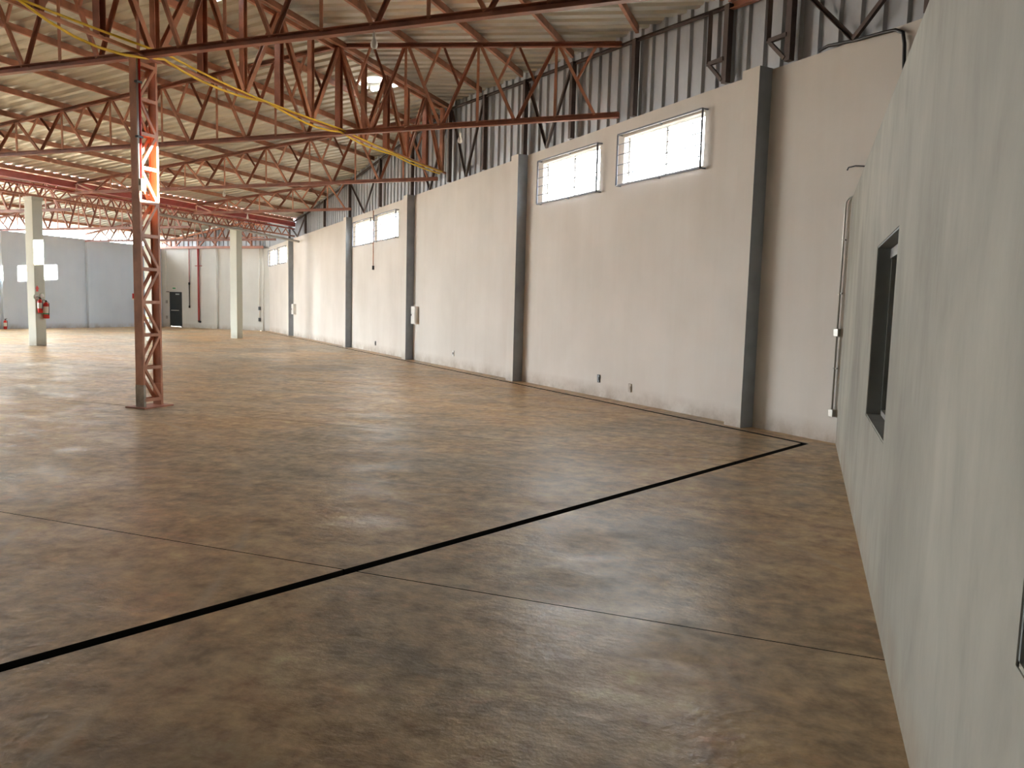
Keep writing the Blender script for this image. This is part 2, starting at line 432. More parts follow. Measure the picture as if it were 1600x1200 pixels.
# windows of the diagonal wall
for i, (a, b) in enumerate(WIN):
    k = taper((a+b)/2); z0, z1 = 4.10*k, 4.95*k
    wn = empty('window_%d' % (i+1), W((a+b)/2, 0, z0), ['wide barred window nearest the corner with the low wall', 'second barred window from the low wall', 'right-hand window of the middle pair high in the cream wall',
               'left-hand window of the middle pair high in the cream wall', 'right-hand window of the farthest pair beside the end wall', 'left-hand window of the farthest pair beside the end wall'][i], 'window', kind='structure')
    for p, q in (((a, z0), (b, z0)), ((a, z1), (b, z1)), ((a, z0), (a, z1)), ((b, z0), (b, z1)), (((a+b)/2, z0), ((a+b)/2, z1))):
        beam('window_frame', W(p[0], -.13, p[1]), W(q[0], -.13, q[1]), .04, .04, M_ALU, wn)
    for (ua, ub) in ((a, (a+b)/2), ((a+b)/2, b)):
        link('pane', mesh('pane', [W(ua, -.13, z0), W(ub, -.13, z0), W(ub, -.13, z1), W(ua, -.13, z1)], [(0, 1, 2, 3)], M_GLASS), wn)
    # inner security grille
    gz0, gz1, ga, gb = z0-.05, z1+.03, a-.06, b+.06
    for p, q in (((ga, gz0), (gb, gz0)), ((ga, gz1), (gb, gz1)), ((ga, gz0), (ga, gz1)), ((gb, gz0), (gb, gz1))):
        beam('grille_frame', W(p[0], .11, p[1]), W(q[0], .11, q[1]), .030, .030, M_FRAME, wn)
    for j in range(1, 5):
        z = gz0+(gz1-gz0)*j/5
        link('grille_bar', tube('grille_bar', [W(ga, .11, z), W(gb, .11, z)], .010, M_FRAME, 5), wn)
    for u in (ga, (ga+gb)/2, gb):
        for z in (gz0, gz1): beam('grille_bracket', W(u, 0, z), W(u, .11, z), .02, .02, M_FRAME, wn)

# left far wall, end wall, unseen east and south walls
wl = empty('wall_left', (XL, 20, 0), 'pale grey painted far side wall with a sunlit patch', 'wall', kind='structure')
link('wall_face', wall_grid('wall_face', YS, YE, c_(4.87), [(8.5, 20.5, c_(0), c_(4.75))], lambda u, o, z: Vector((XL+o, u, z)), TH, M_WALLL), wl)  # unseen gate opening, assumed and sized for the daylight it lets in
for y in (22.0, 27.08, 31.97, 36.85):
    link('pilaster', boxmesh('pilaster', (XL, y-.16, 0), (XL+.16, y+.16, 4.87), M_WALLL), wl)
we = empty('wall_end', (-33, YE, 0), 'grey painted end wall with metal gable sheets above', 'wall', kind='structure')
link('wall_face', wall_grid('wall_face', XL-.2, -29.0, c_(4.76), [(-36.60, -35.72, c_(0), c_(2.12))], lambda u, o, z: Vector((u, YE-o, z)), TH, M_WALLF), we)
link('pilaster', boxmesh('pilaster', (-33.28, YE-.16, 0), (-32.9, YE, 4.76), M_WALLF), we)
x = XL
while x < -28.6:
    e = min(x+1, -28.5); v = []; f = []
    for (u, dz) in ribbed(x, e): v += [Vector((u, YE+.05-dz, 4.74)), Vector((u, YE+.05-dz, roofz(u)))]
    for i in range(len(v)//2-1): f.append((2*i, 2*i+2, 2*i+3, 2*i+1))
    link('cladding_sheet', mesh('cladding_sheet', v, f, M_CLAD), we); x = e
wea = empty('wall_east', (XE, -5, 0), 'plain east wall behind the office block', 'wall', kind='structure')
link('wall_face', wall_grid('wall_face', YS, 1.2, c_(5.5), [], lambda u, o, z: Vector((XE-o, u, z)), TH, M_WALL), wea)
wso = empty('wall_south', (-12, YS, 0), 'plain south wall behind the camera', 'wall', kind='structure')
link('wall_face', wall_grid('wall_face', XL, XE, lambda u: roofz(u), [(XV, XV+.01, c_(0), c_(.01)), (XR, XR+.01, c_(0), c_(.01)), (XG, XG+.01, c_(0), c_(.01))], lambda u, o, z: Vector((u, YS+o, z)), TH, M_WALL), wso)

# low office wall on the right
XN, HN = .468, 3.24
wr = empty('wall_right', (XN, 5, 0), 'low rough lime-washed partition wall with dark recessed windows', 'wall', kind='structure')
NW = [(4.98, 6.42), (.45, 1.89)]
nh = [(a, b, c_(.96), c_(2.23)) for a, b in NW]
link('wall_face', wall_grid('wall_face', -4, 11.22, c_(HN), nh, lambda u, o, z: Vector((XN-o, u, z)), .17, M_NEAR), wr)
link('office_roof', boxmesh('office_roof', (XN+.17, -4, HN-.25), (5.5, 6.6, HN-.1), M_NEAR), wr)  # unseen office box, added to make the windows dark
link('office_back', boxmesh('office_back', (5.5, -4, 0), (5.65, 6.6, HN-.1), M_NEAR), wr)
link('office_side', boxmesh('office_side', (XN+.17, 6.6, 0), (5.65, 6.75, HN-.1), M_NEAR), wr)
link('office_side', boxmesh('office_side', (XN+.17, -4.15, 0), (5.65, -4, HN-.1), M_NEAR), wr)
for i, (a, b) in enumerate(NW):
    wn = empty('window_%d' % (7+i), (XN, (a+b)/2, .96), ['dark recessed window in the low right wall showing full height', 'dark window cut by the right edge of the picture'][i], 'window', kind='structure')
    for lo, hi in (((XN+.004, a, .96), (XN+.165, a+.012, 2.23)), ((XN+.004, b-.012, .96), (XN+.165, b, 2.23)), ((XN+.004, a, 2.218), (XN+.165, b, 2.23))):
        link('jamb_lining', boxmesh('jamb_lining', lo, hi, M_OFRAME), wn)
    link('sill', boxmesh('sill', (XN+.004, a, .96), (XN+.165, b, .972), M_NEAR), wn)
    for lo, hi in (((XN+.10, a, .97), (XN+.15, b, 1.01)), ((XN+.09, a, 2.14), (XN+.15, b, 2.21)), ((XN+.10, a, .97), (XN+.15, a+.04, 2.2)), ((XN+.10, b-.04, .97), (XN+.15, b, 2.2)), ((XN+.11, (a+b)/2-.02, .97), (XN+.15, (a+b)/2+.02, 2.2))):
        link('window_frame', boxmesh('window_frame', lo, hi, M_ALU if lo[2] > 2 or hi[2] < 1.1 else M_OFRAME), wn)
    for ya, yb in ((a, (a+b)/2), ((a+b)/2, b)):
        link('pane', mesh('pane', [(XN+.13, ya, .97), (XN+.13, yb, .97), (XN+.13, yb, 2.2), (XN+.13, ya, 2.2)], [(0, 1, 2, 3)], M_TINT), wn)

# ------------------------------------------------------------------ roof sheets
ce = empty('ceiling', (XR, 15, 7.3), 'corrugated galvanised roof sheets on red purlins', 'roof', kind='structure')
VENTS = [(-10.28, 11.55), (-10.48, 17.35)]
def roof_slope(xa, xb, y0, y1, mid=None):
    y = y0
    while y < y1-.01:
        e = min(y+1, y1)
        pieces = [(xa, xb)]
        for vx, vy in VENTS:
            if y <= vy < e and xa < vx < xb: pieces = [(xa, vx-.4), (vx+.4, xb)]
        for pa, pb in pieces:
            v = []; f = []
            for (u, dz) in ribbed(y, e):
                lim = wallX(u)+.3
                x1 = max(pa, min(pb, lim)); xm = pa
                v += [(pa, u, roofz(pa+1e-4)+dz), (x1, u, roofz(x1-1e-4 if x1 > pa else pa+1e-4)+dz)]
            if max(q[0] for q in v)-pa < .02: continue
            for i in range(len(v)//2-1): f.append((2*i, 2*i+2, 2*i+3, 2*i+1))
            link('roof_sheet', mesh('roof_sheet', v, f, M_ROOF), ce)
        y = e
roof_slope(XG+.12, XR, YS, 34.0)
roof_slope(XR, XE+.3, YS, 21.0)
roof_slope(XV, XG-.12, YS, YE+.2)
roof_slope(XL-.35, XV, YS, YE+.2)
link('ridge_cap', mesh('ridge_cap', [(XR-.25, YS, roofz(XR-.25)+.05), (XR, YS, roofz(XR)+.06), (XR+.25, YS, roofz(XR+.25)+.05), (XR-.25, 20.2, roofz(XR-.25)+.05), (XR, 20.2, roofz(XR)+.06), (XR+.25, 20.2, roofz(XR+.25)+.05)], [(0, 1, 4, 3), (1, 2, 5, 4)], M_ROOF), ce)
for i, (vx, vy) in enumerate(VENTS):
    z = roofz(vx)
    t = empty('roof_vent', (vx, vy, z), ['bright round roof vent at the top edge above the lattice column', 'bright round roof vent beyond the second truss beside the ridge'][i], 'vent', 'round daylight vents in the roof')
    n = 20; v = []; f = []
    sl = .1015
    for k in range(n):
        q = 2*math.pi*k/n; cx, cy_ = math.cos(q), math.sin(q)
        mxx = max(abs(cx)/.45, abs(cy_)/.55); ox, oy = cx/mxx, cy_/mxx
        v += [(vx+.25*cx, vy+.25*cy_, z+sl*.25*cx+.045), (vx+ox, vy+oy, z+sl*ox+.045), (vx+.25*cx, vy+.25*cy_, z+.3)]
    for k in range(n):
        a, b = 3*k, 3*((k+1) % n); f += [(a, a+1, b+1, b), (a, b, b+2, a+2)]
    link('flashing', mesh('flashing', v, f, M_ROOF), t)
    link('dome', lathe('dome', [(.26, .28), (.26, .33), (.22, .42), (.12, .48), (.01, .5)], M_DOME, (vx, vy, z), 20), t)

# ------------------------------------------------------------------ steel roof trusses
PW = 1.62
def truss(name, Y, xa, xb, label, group, bottom=ZB, nodes0=XR, mat=M_STEEL, mat2=M_STEEL2, pw=PW, endwise=False):
    """flat-bottomed truss in the plane Y between xa and xb; panel nodes every pw from nodes0"""
    t = empty(name, ((xa+xb)/2, Y, bottom), label, 'roof truss', group)
    k0 = math.ceil((xa-nodes0)/pw-1e-6); k1 = math.floor((xb-nodes0)/pw+1e-6)
    nodes = [nodes0+k*pw for k in range(k0, k1+1)]
    brk = sorted({xa, xb, *[p for p in (XR, XG, XV) if xa < p < xb]})
    for a, b in zip(brk[:-1], brk[1:]):
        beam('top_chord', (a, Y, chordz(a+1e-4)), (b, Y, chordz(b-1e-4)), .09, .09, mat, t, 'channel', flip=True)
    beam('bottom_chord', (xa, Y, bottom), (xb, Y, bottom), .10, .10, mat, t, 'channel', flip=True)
    for X in nodes:
        zt = chordz(X)-.03
        if zt-bottom > .15: beam('vertical', (X, Y, bottom+.03), (X, Y, zt), .055, .055, mat2, t, 'angle', up=(0, 1, 0))
    ext = [nodes[0]-pw]+nodes+[nodes[-1]+pw]
    for a, b in zip(ext[:-1], ext[1:]):
        mx = (a+b)/2
        for (n0, sgn) in ((a, 1), (b, -1)):
            if not (xa-.01 <= n0 <= xb+.01 and xa-.01 <= mx <= xb+.01): continue
            za = chordz(n0)-.03
            if za-bottom < .2: continue
            p = Vector((n0+.05*sgn, Y, za)); q = Vector((mx-.03*sgn, Y, bottom+.03))
            beam('diagonal', p, q, .055, .055, mat if sgn < 0 else mat2, t, 'angle', up=(0, 1, 0), flip=sgn < 0)  # lit and shaded lean of the diagonals put into the steel colours
            md = p.lerp(q, .5); zt = chordz(mx)-.03
            if zt-bottom > .45:
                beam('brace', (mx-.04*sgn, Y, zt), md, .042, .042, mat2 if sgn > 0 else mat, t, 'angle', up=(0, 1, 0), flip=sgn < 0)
    return t
TL = ['red steel roof truss nearest the camera, resting on the lattice column',
      'second red roof truss, whose chord ends beside the nearest windows',
      'third red roof truss, meeting the grey column by the extinguishers',
      'fourth red roof truss, ending above the middle pair of windows']
TG = 'roof trusses spanning the main hall'
for i, Y in enumerate(TY[:4]):
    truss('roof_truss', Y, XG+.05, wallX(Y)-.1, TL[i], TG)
ST = 'roof trusses of the far side aisle'
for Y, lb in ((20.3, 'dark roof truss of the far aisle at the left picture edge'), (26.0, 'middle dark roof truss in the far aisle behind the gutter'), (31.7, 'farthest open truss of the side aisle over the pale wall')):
    truss('aisle_truss', Y, XL+.1, XG-.2, lb, ST, bottom=4.76, nodes0=XV, pw=1.3, mat=M_STEEL_SHADE, mat2=M_STEEL_SHADE)
# end wall frame: red beam on the wall with posts and raking braces
t = empty('gable_frame', (-33, YE-.25, 4.8), 'dark red steel gable frame standing on the grey end wall', 'steel frame')
beam('bottom_beam', (XL, YE-.2, 4.82), (-29.4, YE-.2, 4.82), .12, .14, M_STEEL, t, 'channel')
beam('top_chord', (XL, YE-.2, chordz(XL)), (XV, YE-.2, chordz(XV)), .09, .1, M_STEEL2, t, 'channel')
beam('top_chord', (XV, YE-.2, chordz(XV)), (-29.4, YE-.2, chordz(-29.4)), .09, .1, M_STEEL2, t, 'channel')
beam('girt', (-36.6, YE-.2, 5.38), (-29.4, YE-.2, 5.38), .05, .06, M_STEEL, t)
for x in (-36.3, -35.9, -34.2, -32.9, -31.6, -30.3): beam('post', (x, YE-.2, 4.88), (x, YE-.2, chordz(x)), .1, .1, M_STEEL, t)
for a, b in ((-36.3, -36.9), (-35.9, -35.2), (-34.1, -33.0), (-32.8, -33.6), (-31.6, -30.6), (-30.2, -31.4), (-33, -32.2)):
    beam('brace', (a, YE-.22, 4.88), (b, YE-.22, chordz(b)), .07, .07, M_STEEL, t, 'angle')

# ridge girder along the lattice-column line
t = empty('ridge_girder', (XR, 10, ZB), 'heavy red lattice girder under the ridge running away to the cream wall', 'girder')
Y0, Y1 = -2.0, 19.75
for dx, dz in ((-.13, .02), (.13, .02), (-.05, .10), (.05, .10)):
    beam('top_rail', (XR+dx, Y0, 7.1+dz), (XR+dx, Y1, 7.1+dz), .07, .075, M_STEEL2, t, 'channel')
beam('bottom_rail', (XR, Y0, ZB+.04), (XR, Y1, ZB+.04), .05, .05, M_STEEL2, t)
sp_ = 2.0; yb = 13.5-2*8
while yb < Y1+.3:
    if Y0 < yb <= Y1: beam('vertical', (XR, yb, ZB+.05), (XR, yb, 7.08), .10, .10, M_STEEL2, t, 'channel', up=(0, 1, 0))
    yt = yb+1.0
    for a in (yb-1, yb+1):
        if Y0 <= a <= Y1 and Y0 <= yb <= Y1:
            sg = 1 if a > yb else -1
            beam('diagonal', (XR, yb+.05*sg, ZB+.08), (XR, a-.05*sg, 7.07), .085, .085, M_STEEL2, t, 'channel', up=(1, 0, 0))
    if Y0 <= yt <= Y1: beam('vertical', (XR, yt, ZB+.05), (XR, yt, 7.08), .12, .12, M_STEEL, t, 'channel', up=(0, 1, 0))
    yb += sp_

# valley gutter and its lattice beam over the concrete columns
gy1 = 32.9
t = empty('valley_gutter', (XG, 20, 5.5), 'red valley gutter between the two roofs above the concrete columns', 'gutter')
v = [(XG-.15, 8, 5.68), (XG-.11, 8, 5.50), (XG+.11, 8, 5.50), (XG+.15, 8, 5.68)]; v += [(a, gy1, z) for a, _, z in v]
link('trough', mesh('trough', v, [(0, 1, 5, 4), (1, 2, 6, 5), (2, 3, 7, 6)], M_GUT), t)
for a in (-.16, .16): beam('lip', (XG+a, 8, 5.67), (XG+a, gy1, 5.67), .03, .05, M_GUT, t)
t = empty('valley_beam', (XG, 20, 5.0), 'fine red lattice beam under the valley gutter', 'girder')
beam('bottom_chord', (XG, 8, 5.03), (XG, gy1, 5.03), .09, .06, M_STEEL, t, 'channel')
beam('top_chord', (XG, 8, 5.38), (XG, gy1, 5.38), .09, .06, M_GUT, t, 'channel')
y = 14.0
while y < gy1-.6:
    beam('diagonal', (XG+.03, y, 5.05), (XG+.03, y+.32, 5.37), .035, .035, M_STEEL, t); beam('diagonal', (XG-.03, y+.32, 5.37), (XG-.03, y+.64, 5.05), .035, .035, M_STEEL, t)
    y += .64

# purlins
def purlin(x, y0, y1, label, group):
    o = beam('purlin', (x, y0, chordz(x)+.13), (x, y1, chordz(x)+.13), .06, .13, M_STEEL2, None, 'channel')
    tag(o, label, 'purlin', group)
for k in range(1, 10):
    x = XR-k*PW; y1 = min(33.2, P0.y+(x-P0.x)/D.x*D.y-.15)
    if x > XG+.1: purlin(x, -2, y1, '%s purlin down from the ridge on the left roof slope' % ORD[k], 'purlins under the left slope')
for k in range(1, 8):
    x = XR+k*PW; y1 = P0.y+(x-P0.x)/D.x*D.y-.15
    purlin(x, -2, y1, '%s purlin down from the ridge on the right roof slope' % ORD[k], 'purlins under the right slope')
for k in range(-4, 4):
    x = XV+k*PW
    if x < XL+.05 or x > XG-.2: continue
    purlin(x, 12, min(YE-.05, P0.y+(x-P0.x)/D.x*D.y-.15), '%s purlin from the pale wall in the far side aisle' % ORD[k+4+1], 'purlins of the far side aisle')

# steel frame standing on the diagonal wall against the cladding
t = empty('eave_frame', W(10, .02, 5.2), 'dark steel posts and braces against the sheets above the cream wall', 'steel frame')
def rz(s, off=.05):
    return chordz(W(s, off).x)
ss = [-4.5, -2.6, -.5, .75, 3.1, 5.2, 7.2, 9.3, 11.5, 14.4, 17.5, 21.2, 25, 28.5, 32]
for s in ss:
    beam('post', W(s, .06, WTOP(s)), W(s, .06, rz(s)), .10, .10, M_DSTEEL, t, 'box', up=(D.x, D.y, 0))
for a, b in zip(ss[:-1], ss[1:]):
    beam('eave_beam', W(a, .05, rz(a)-.02), W(b, .05, rz(b)-.02), .05 if a > .5 else .09, .06 if a > .5 else .13, M_DSTEEL if a > .5 else M_STEEL, t, 'channel')
    if (a, b) not in ((-4.5, -2.6), (-2.6, -.5), (5.2, 7.2), (9.3, 11.5), (11.5, 14.4), (17.5, 21.2), (28.5, 32)): continue
    md = (a+b)/2
    beam('brace', W(md, .05, WTOP(md)), W(a+.1, .05, rz(a)-.1), .055, .055, M_DSTEEL, t, 'angle')
    beam('brace', W(md, .05, WTOP(md)), W(b-.1, .05, rz(b)-.1), .055, .055, M_DSTEEL, t, 'angle')
for s in (-.5, .75):
    beam('bracket', W(s+.02, .1, 5.62), W(s+.38, .1, 5.62), .06, .06, M_DSTEEL, t); beam('bracket', W(s+.36, .1, 5.62), W(s+.36, .1, rz(s)), .06, .06, M_DSTEEL, t)
    beam('bracket', W(s+.36, .1, 5.62), W(s+.04, .1, 5.3), .05, .05, M_DSTEEL, t)

# ------------------------------------------------------------------ columns
CX, CYc = -9.62, 9.28
t = empty('lattice_column', (CX, CYc, 0), 'red steel lattice column standing free on the floor', 'column')
HX, HY = .08, .19
for sg in (-1, 1):
    y = CYc+sg*HY
    # channel web towards south / north, flanges turned inwards
    v = []
    pts = [(-HX, 0), (HX, 0), (HX, .035), (HX-.008, .035), (HX-.008, .008), (-HX+.008, .008), (-HX+.008, .035), (-HX, .035)]
    n = len(pts)
    for z in (.02, ZB-.05): v += [(CX+a, y-sg*b, z) for a, b in pts]
    f = [(i, (i+1) % n, n+(i+1) % n, n+i) for i in range(n)]+[tuple(range(n)), tuple(range(n, 2*n))]
    o = link('channel_leg', mesh('channel_leg', v, f, M_STEEL2), t)
    link('splash_coat', boxmesh('splash_coat', (CX-HX-.003, min(y, y-sg*.037)-.003, .02), (CX+HX+.003, max(y, y-sg*.037)+.003, .36), M_SPLASH if sg < 0 else M_STEEL2), t)
nb = 10
for sx in (-1, 1):
    x = CX+sx*(HX-.012)
    for k in range(nb+1):
        z = .12+k*.508
        if z < ZB-.1: beam('batten', (x, CYc-HY+.01, z), (x, CYc+HY-.01, z), .03, .05, M_STEEL2, t)
        if k < nb:
            a, b = (z, z+.508) if k % 2 else (z+.508, z)
            beam('lacing_bar', (x, CYc-HY+.03, a), (x, CYc+HY-.03, b), .028, .04, M_STEEL2, t)
link('base_plate', boxmesh('base_plate', (CX-.2, CYc-.29, 0), (CX+.2, CYc+.29, .02), M_STEEL), t)
link('cap_plate', boxmesh('cap_plate', (CX-.15, CYc-.22, ZB-.05), (CX+.15, CYc+.22, ZB-.03), M_STEEL), t)
o = empty('column_conduit', (CX+HX+.02, CYc-HY+.03, 4), 'red conduit clipped to the upper part of the lattice column', 'conduit')
link('pipe', tube('pipe', [(CX+HX+.02, CYc-HY+.02, ZB-.06), (CX+HX+.02, CYc-HY+.02, 3.5)], .016, M_REDP), o)
link('pipe', tube('pipe', [(CX+HX+.02, CYc-HY-.025, ZB-.06), (CX+HX+.02, CYc-HY-.025, 3.4)], .012, M_CONDUIT), o)
link('switch_box', boxmesh('switch_box', (CX+HX, CYc-HY-.02, 3.32), (CX+HX+.06, CYc-HY+.07, 3.50), M_WHITE, .006), o)
for z in (4.9, 4.1): link('clip', boxmesh('clip', (CX+HX-.01, CYc-HY-.05, z), (CX+HX+.045, CYc-HY+.05, z+.03), M_BLACK), o)

CW = .185
def concrete_column(y, x, top, label):
    t = empty('concrete_column', (x, y, 0), label, 'column', 'concrete columns under the valley')
    link('shaft', boxmesh('shaft', (x-CW, y-CW, 0), (x+CW, y+CW, top), M_COLC, .012), t)
    link('corbel', boxmesh('corbel', (x-CW-.03, y-CW-.03, top-.12), (x+CW+.03, y+CW+.03, top), M_COLC, .01), t)
    return t
concrete_column(18.92, -24.56, 5.0, 'pale square concrete column carrying two fire extinguishers')
concrete_column(23.95, -24.6, 5.0, 'pale concrete column half hidden behind the lattice column')
concrete_column(28.5, -24.28, 5.0, 'pale concrete column standing in front of the end wall')

# ------------------------------------------------------------------ cables along the ridge girder
def sag(y0, y1, step, drop, x, z0, n=6, ph=0):
    pts = []; y = y0; i = 0
    while y < y1-1e-3:
        for k in range(n):
            u = k/n; pts.append((x+.02*math.sin(i*2.1+u*6+ph), y+step*u, z0(y+step*u)-drop(i)*4*u*(1-u)))
        y += step; i += 1
    pts.append((x, y1, z0(y1))); return pts
c = tag(link('power_cable', tube('power_cable', sag(4.8, 19.2, 2.4, lambda i: [.16, .2, .12, .10, .06, .05, .04][i % 7], XR+.09, lambda y: 5.40-.012*max(0, y-9)), .020, M_YEL)), 'lower yellow power cable sagging along the ridge girder', 'cable', 'yellow cables strung to the wall')
c = tag(link('power_cable', tube('power_cable', sag(4.8, 19.2, 4.8, lambda i: [.05, .08, .06][i % 3], XR+.16, lambda y: 5.45-.012*max(0, y-9), 8, 1), .018, M_YEL)), 'upper yellow power cable running tighter along the ridge girder', 'cable', 'yellow cables strung to the wall')

# ------------------------------------------------------------------ hanging bulbs
def bulb(x, y, z, label, drop=.1):
    t = empty('hanging_bulb', (x, y, z), label, 'light bulb', 'bulbs hung from the trusses')
    link('wire', tube('wire', [(x, y, z), (x, y, z-drop)], .006, M_WHITE, 6), t)
    link('socket', lathe('socket', [(.012, 0), (.022, -.01), (.022, -.06), (.018, -.065)], M_WHITE, (x, y, z-drop), 12), t)
    link('globe', lathe('globe', [(.018, -.06), (.024, -.08), (.042, -.12), (.048, -.155), (.040, -.19), (.02, -.205), (.003, -.21)], M_WHITE, (x, y, z-drop), 14), t)
bulb(-6.74, 14.5, 5.29, 'white bulb hanging from the second truss beside the cream wall')
bulb(-5.55, 9.2, 5.29, 'white bulb hanging from the nearest truss near the top edge', .02)
bulb(-17.75, 20.3, 5.29, 'white bulb hanging from the third truss', .05)
bulb(-21.55, 26.0, 5.29, 'white bulb hanging from the fourth truss above the end wall', .05)

# ------------------------------------------------------------------ fire extinguishers and signs
def extinguisher(x, y, z, h, label, out=(1, 0), lab2=False):
    t = empty('fire_extinguisher', (x, y, z), label, 'fire extinguisher', 'red fire extinguishers')
    r = h*.135; b = h*.78
    link('cylinder', lathe('cylinder', [(r*.8, 0), (r, .02), (r, b*.82), (r*.85, b*.92), (r*.4, b), (r*.25, b+.02)], M_REDP, (x, y, z), 16), t)
    link('label_band', lathe('label_band', [(r*1.01, b*.34), (r*1.015, b*.35), (r*1.015, b*.74), (r*1.01, b*.75)], M_WHITE, (x, y, z), 16), t)
    if lab2: link('class_mark', lathe('class_mark', [(r*1.02, b*.26), (r*1.025, b*.27), (r*1.025, b*.33), (r*1.02, b*.34)], M_GREEN, (x, y, z), 16), t)
    vl = link('valve', lathe('valve', [(r*.25, b), (r*.3, b+.03), (r*.3, b+.07), (r*.15, b+.08)], M_BLACK, (x, y, z), 10), t)
    ox, oy = out
    sub('handle', tube('handle', [(x, y, z+b+.06), (x+ox*.07, y+oy*.07, z+b+.09), (x+ox*.13, y+oy*.13, z+b+.085)], .012, M_BLACK, 6), vl)
    link('hose', tube('hose', [(x-oy*r*.3, y+ox*r*.3, z+b+.05), (x-oy*r*1.5, y+ox*r*1.5, z+b*.95), (x-oy*r*1.45, y+ox*r*1.45, z+b*.5), (x-oy*r*1.2, y+ox*r*1.2, z+b*.2)], .012, M_BLACK, 6), t)
ex = -24.375
extinguisher(ex+.10, 18.83, 1.12, .58, 'red extinguisher with a white label on the column facing the hall', (0, -1))
extinguisher(ex+.10, 19.05, .93, .70, 'lower right red extinguisher on the column with a green mark', (0, -1), True)
for y, z, lb in ((18.73+.03, 1.66, 'left round white sign above the column extinguishers'), (18.98, 1.70, 'right round white sign above the column extinguishers')):
    o = empty('class_sign', (ex, y, z), lb, 'sign', 'round extinguisher signs')
    me = lathe('sign_disc', [(.085, 0), (.085, .012), (.002, .013)], M_WHITE, (0, 0, 0), 20)
    link('disc', me, o, Matrix.Translation((ex+.002, y, z)) @ Matrix.Rotation(math.pi/2, 4, 'Y'))
    me = lathe('sign_ring', [(.087, 0), (.092, .006), (.087, .012), (.083, .012)], M_GREEN, (0, 0, 0), 20)
    link('rim', me, o, Matrix.Translation((ex+.002, y, z)) @ Matrix.Rotation(math.pi/2, 4, 'Y'))
o = empty('arrow_sign', (ex, 18.82, 1.84), 'small red arrow sign on the column above the extinguishers', 'sign')
link('arrow_head', mesh('arrow_head', [(ex+.004, 18.75, 1.93), (ex+.004, 18.88, 1.93), (ex+.004, 18.815, 2.05), (ex+.012, 18.75, 1.93), (ex+.012, 18.88, 1.93), (ex+.012, 18.815, 2.05)], [(3, 4, 5), (0, 2, 1), (0, 1, 4, 3), (1, 2, 5, 4), (2, 0, 3, 5)], M_REDP), o)
link('arrow_stem', boxmesh('arrow_stem', (ex, 18.78, 1.84), (ex+.012, 18.85, 1.93), M_REDP), o)
extinguisher(XL+.32, 26.86, 0, .56, 'red extinguisher standing on the floor by the far pale wall', (1, 0))
extinguisher(XL+.14, 35.05, 1.0, .56, 'red extinguisher on the far wall beside the lattice column', (1, 0))
o = empty('wall_sign', (XL, 35.05, 1.7), 'small red and white sign above the far wall extinguisher', 'sign')
link('plate', boxmesh('plate', (XL+.001, 34.93, 1.68), (XL+.012, 35.17, 1.98), M_REDP), o); link('border', boxmesh('border', (XL+.001, 34.9, 1.60), (XL+.014, 35.2, 1.68), M_WHITE), o)

# ------------------------------------------------------------------ end wall: door, exit sign, pipes
d = empty('door_1', (-36.16, YE, 0), 'dark emergency door with a push bar in the end wall', 'door', kind='structure')
leaf = link('door_leaf', boxmesh('door_leaf', (-36.57, YE-.03, .05), (-35.75, YE+.03, 2.09), M_DOOR, .004), d)
for lo, hi in (((-36.63, YE-.02, 0), (-36.57, YE+.05, 2.15)), ((-35.75, YE-.02, 0), (-35.69, YE+.05, 2.15)), ((-36.63, YE-.02, 2.09), (-35.69, YE+.05, 2.15))):
    link('door_frame', boxmesh('door_frame', lo, hi, M_DOOR), d)
sub('push_bar', tube('push_bar', [(-36.45, YE-.09, 1.03), (-35.85, YE-.09, 1.03)], .025, M_ALU), leaf)
sub('door_closer', boxmesh('door_closer', (-36.1, YE-.08, 1.98), (-35.85, YE-.03, 2.05), M_ALU), leaf)
link('door_light_strip', boxmesh('door_light_strip', (-36.5, YE-.1, 0), (-35.8, YE+.1, .045), M_WHITE), d)  # light at the door's foot, shaped as a white strip
o = empty('exit_sign', (-36.25, YE, 2.3), 'small pale exit sign plate over the dark door', 'sign')
link('plate', boxmesh('plate', (-36.42, YE-.03, 2.3), (-36.1, YE-.002, 2.44), M_WHITE, .004), o)
link('sign_field', boxmesh('sign_field', (-36.38, YE-.034, 2.33), (-36.14, YE-.03, 2.41), M_GREEN), o)
o = empty('drop_pipe', (-35.05, YE-.06, 1.2), 'thin dark pipe dropping down the end wall right of the door', 'pipe')
link('pipe', tube('pipe', [(-35.03, YE-.06, 5.4), (-35.03, YE-.06, 2.7)], .022, M_REDPIPE), o)
link('pipe_end', tube('pipe_end', [(-35.05, YE-.06, 2.7), (-35.05, YE-.06, 1.25)], .026, M_BLACK), o)
for z in (2.6, 1.2): link('coupling', tube('coupling', [(-35.05, YE-.06, z), (-35.05, YE-.06, z+.14)], .05, M_BLACK), o)
o = empty('hydrant_pipe', (-34.3, YE-.08, .4), 'thick dark red standpipe on the end wall', 'pipe')
link('pipe', tube('pipe', [(-34.32, YE-.08, 5.3), (-34.32, YE-.08, .45)], .055, M_REDPIPE), o)
link('elbow', tube('elbow', [(-34.32, YE-.08, .47), (-34.32, YE-.08, .40), (-34.20, YE-.08, .38)], .065, M_BLACK), o)
link('clamp', boxmesh('clamp', (-34.55, YE-.1, 3.72), (-34.1, YE-.002, 3.76), M_REDPIPE), o)
o = empty('wall_conduit', (-36.9, YE-.04, 2), 'thin white conduit rising beside the dark door', 'conduit')
link('pipe', tube('pipe', [(-36.88, YE-.03, 4.7), (-36.88, YE-.03, 2.15)], .02, M_WHITE), o)
link('pipe', tube('pipe', [(-36.88, YE-.03, 2.15), (-36.65, YE-.03, 2.15)], .02, M_BLACK), o)
for z in (1.45, .5): link('switch_box', boxmesh('switch_box', (-36.93, YE-.05, z), (-36.81, YE-.001, z+.18), M_CONDUIT), o)
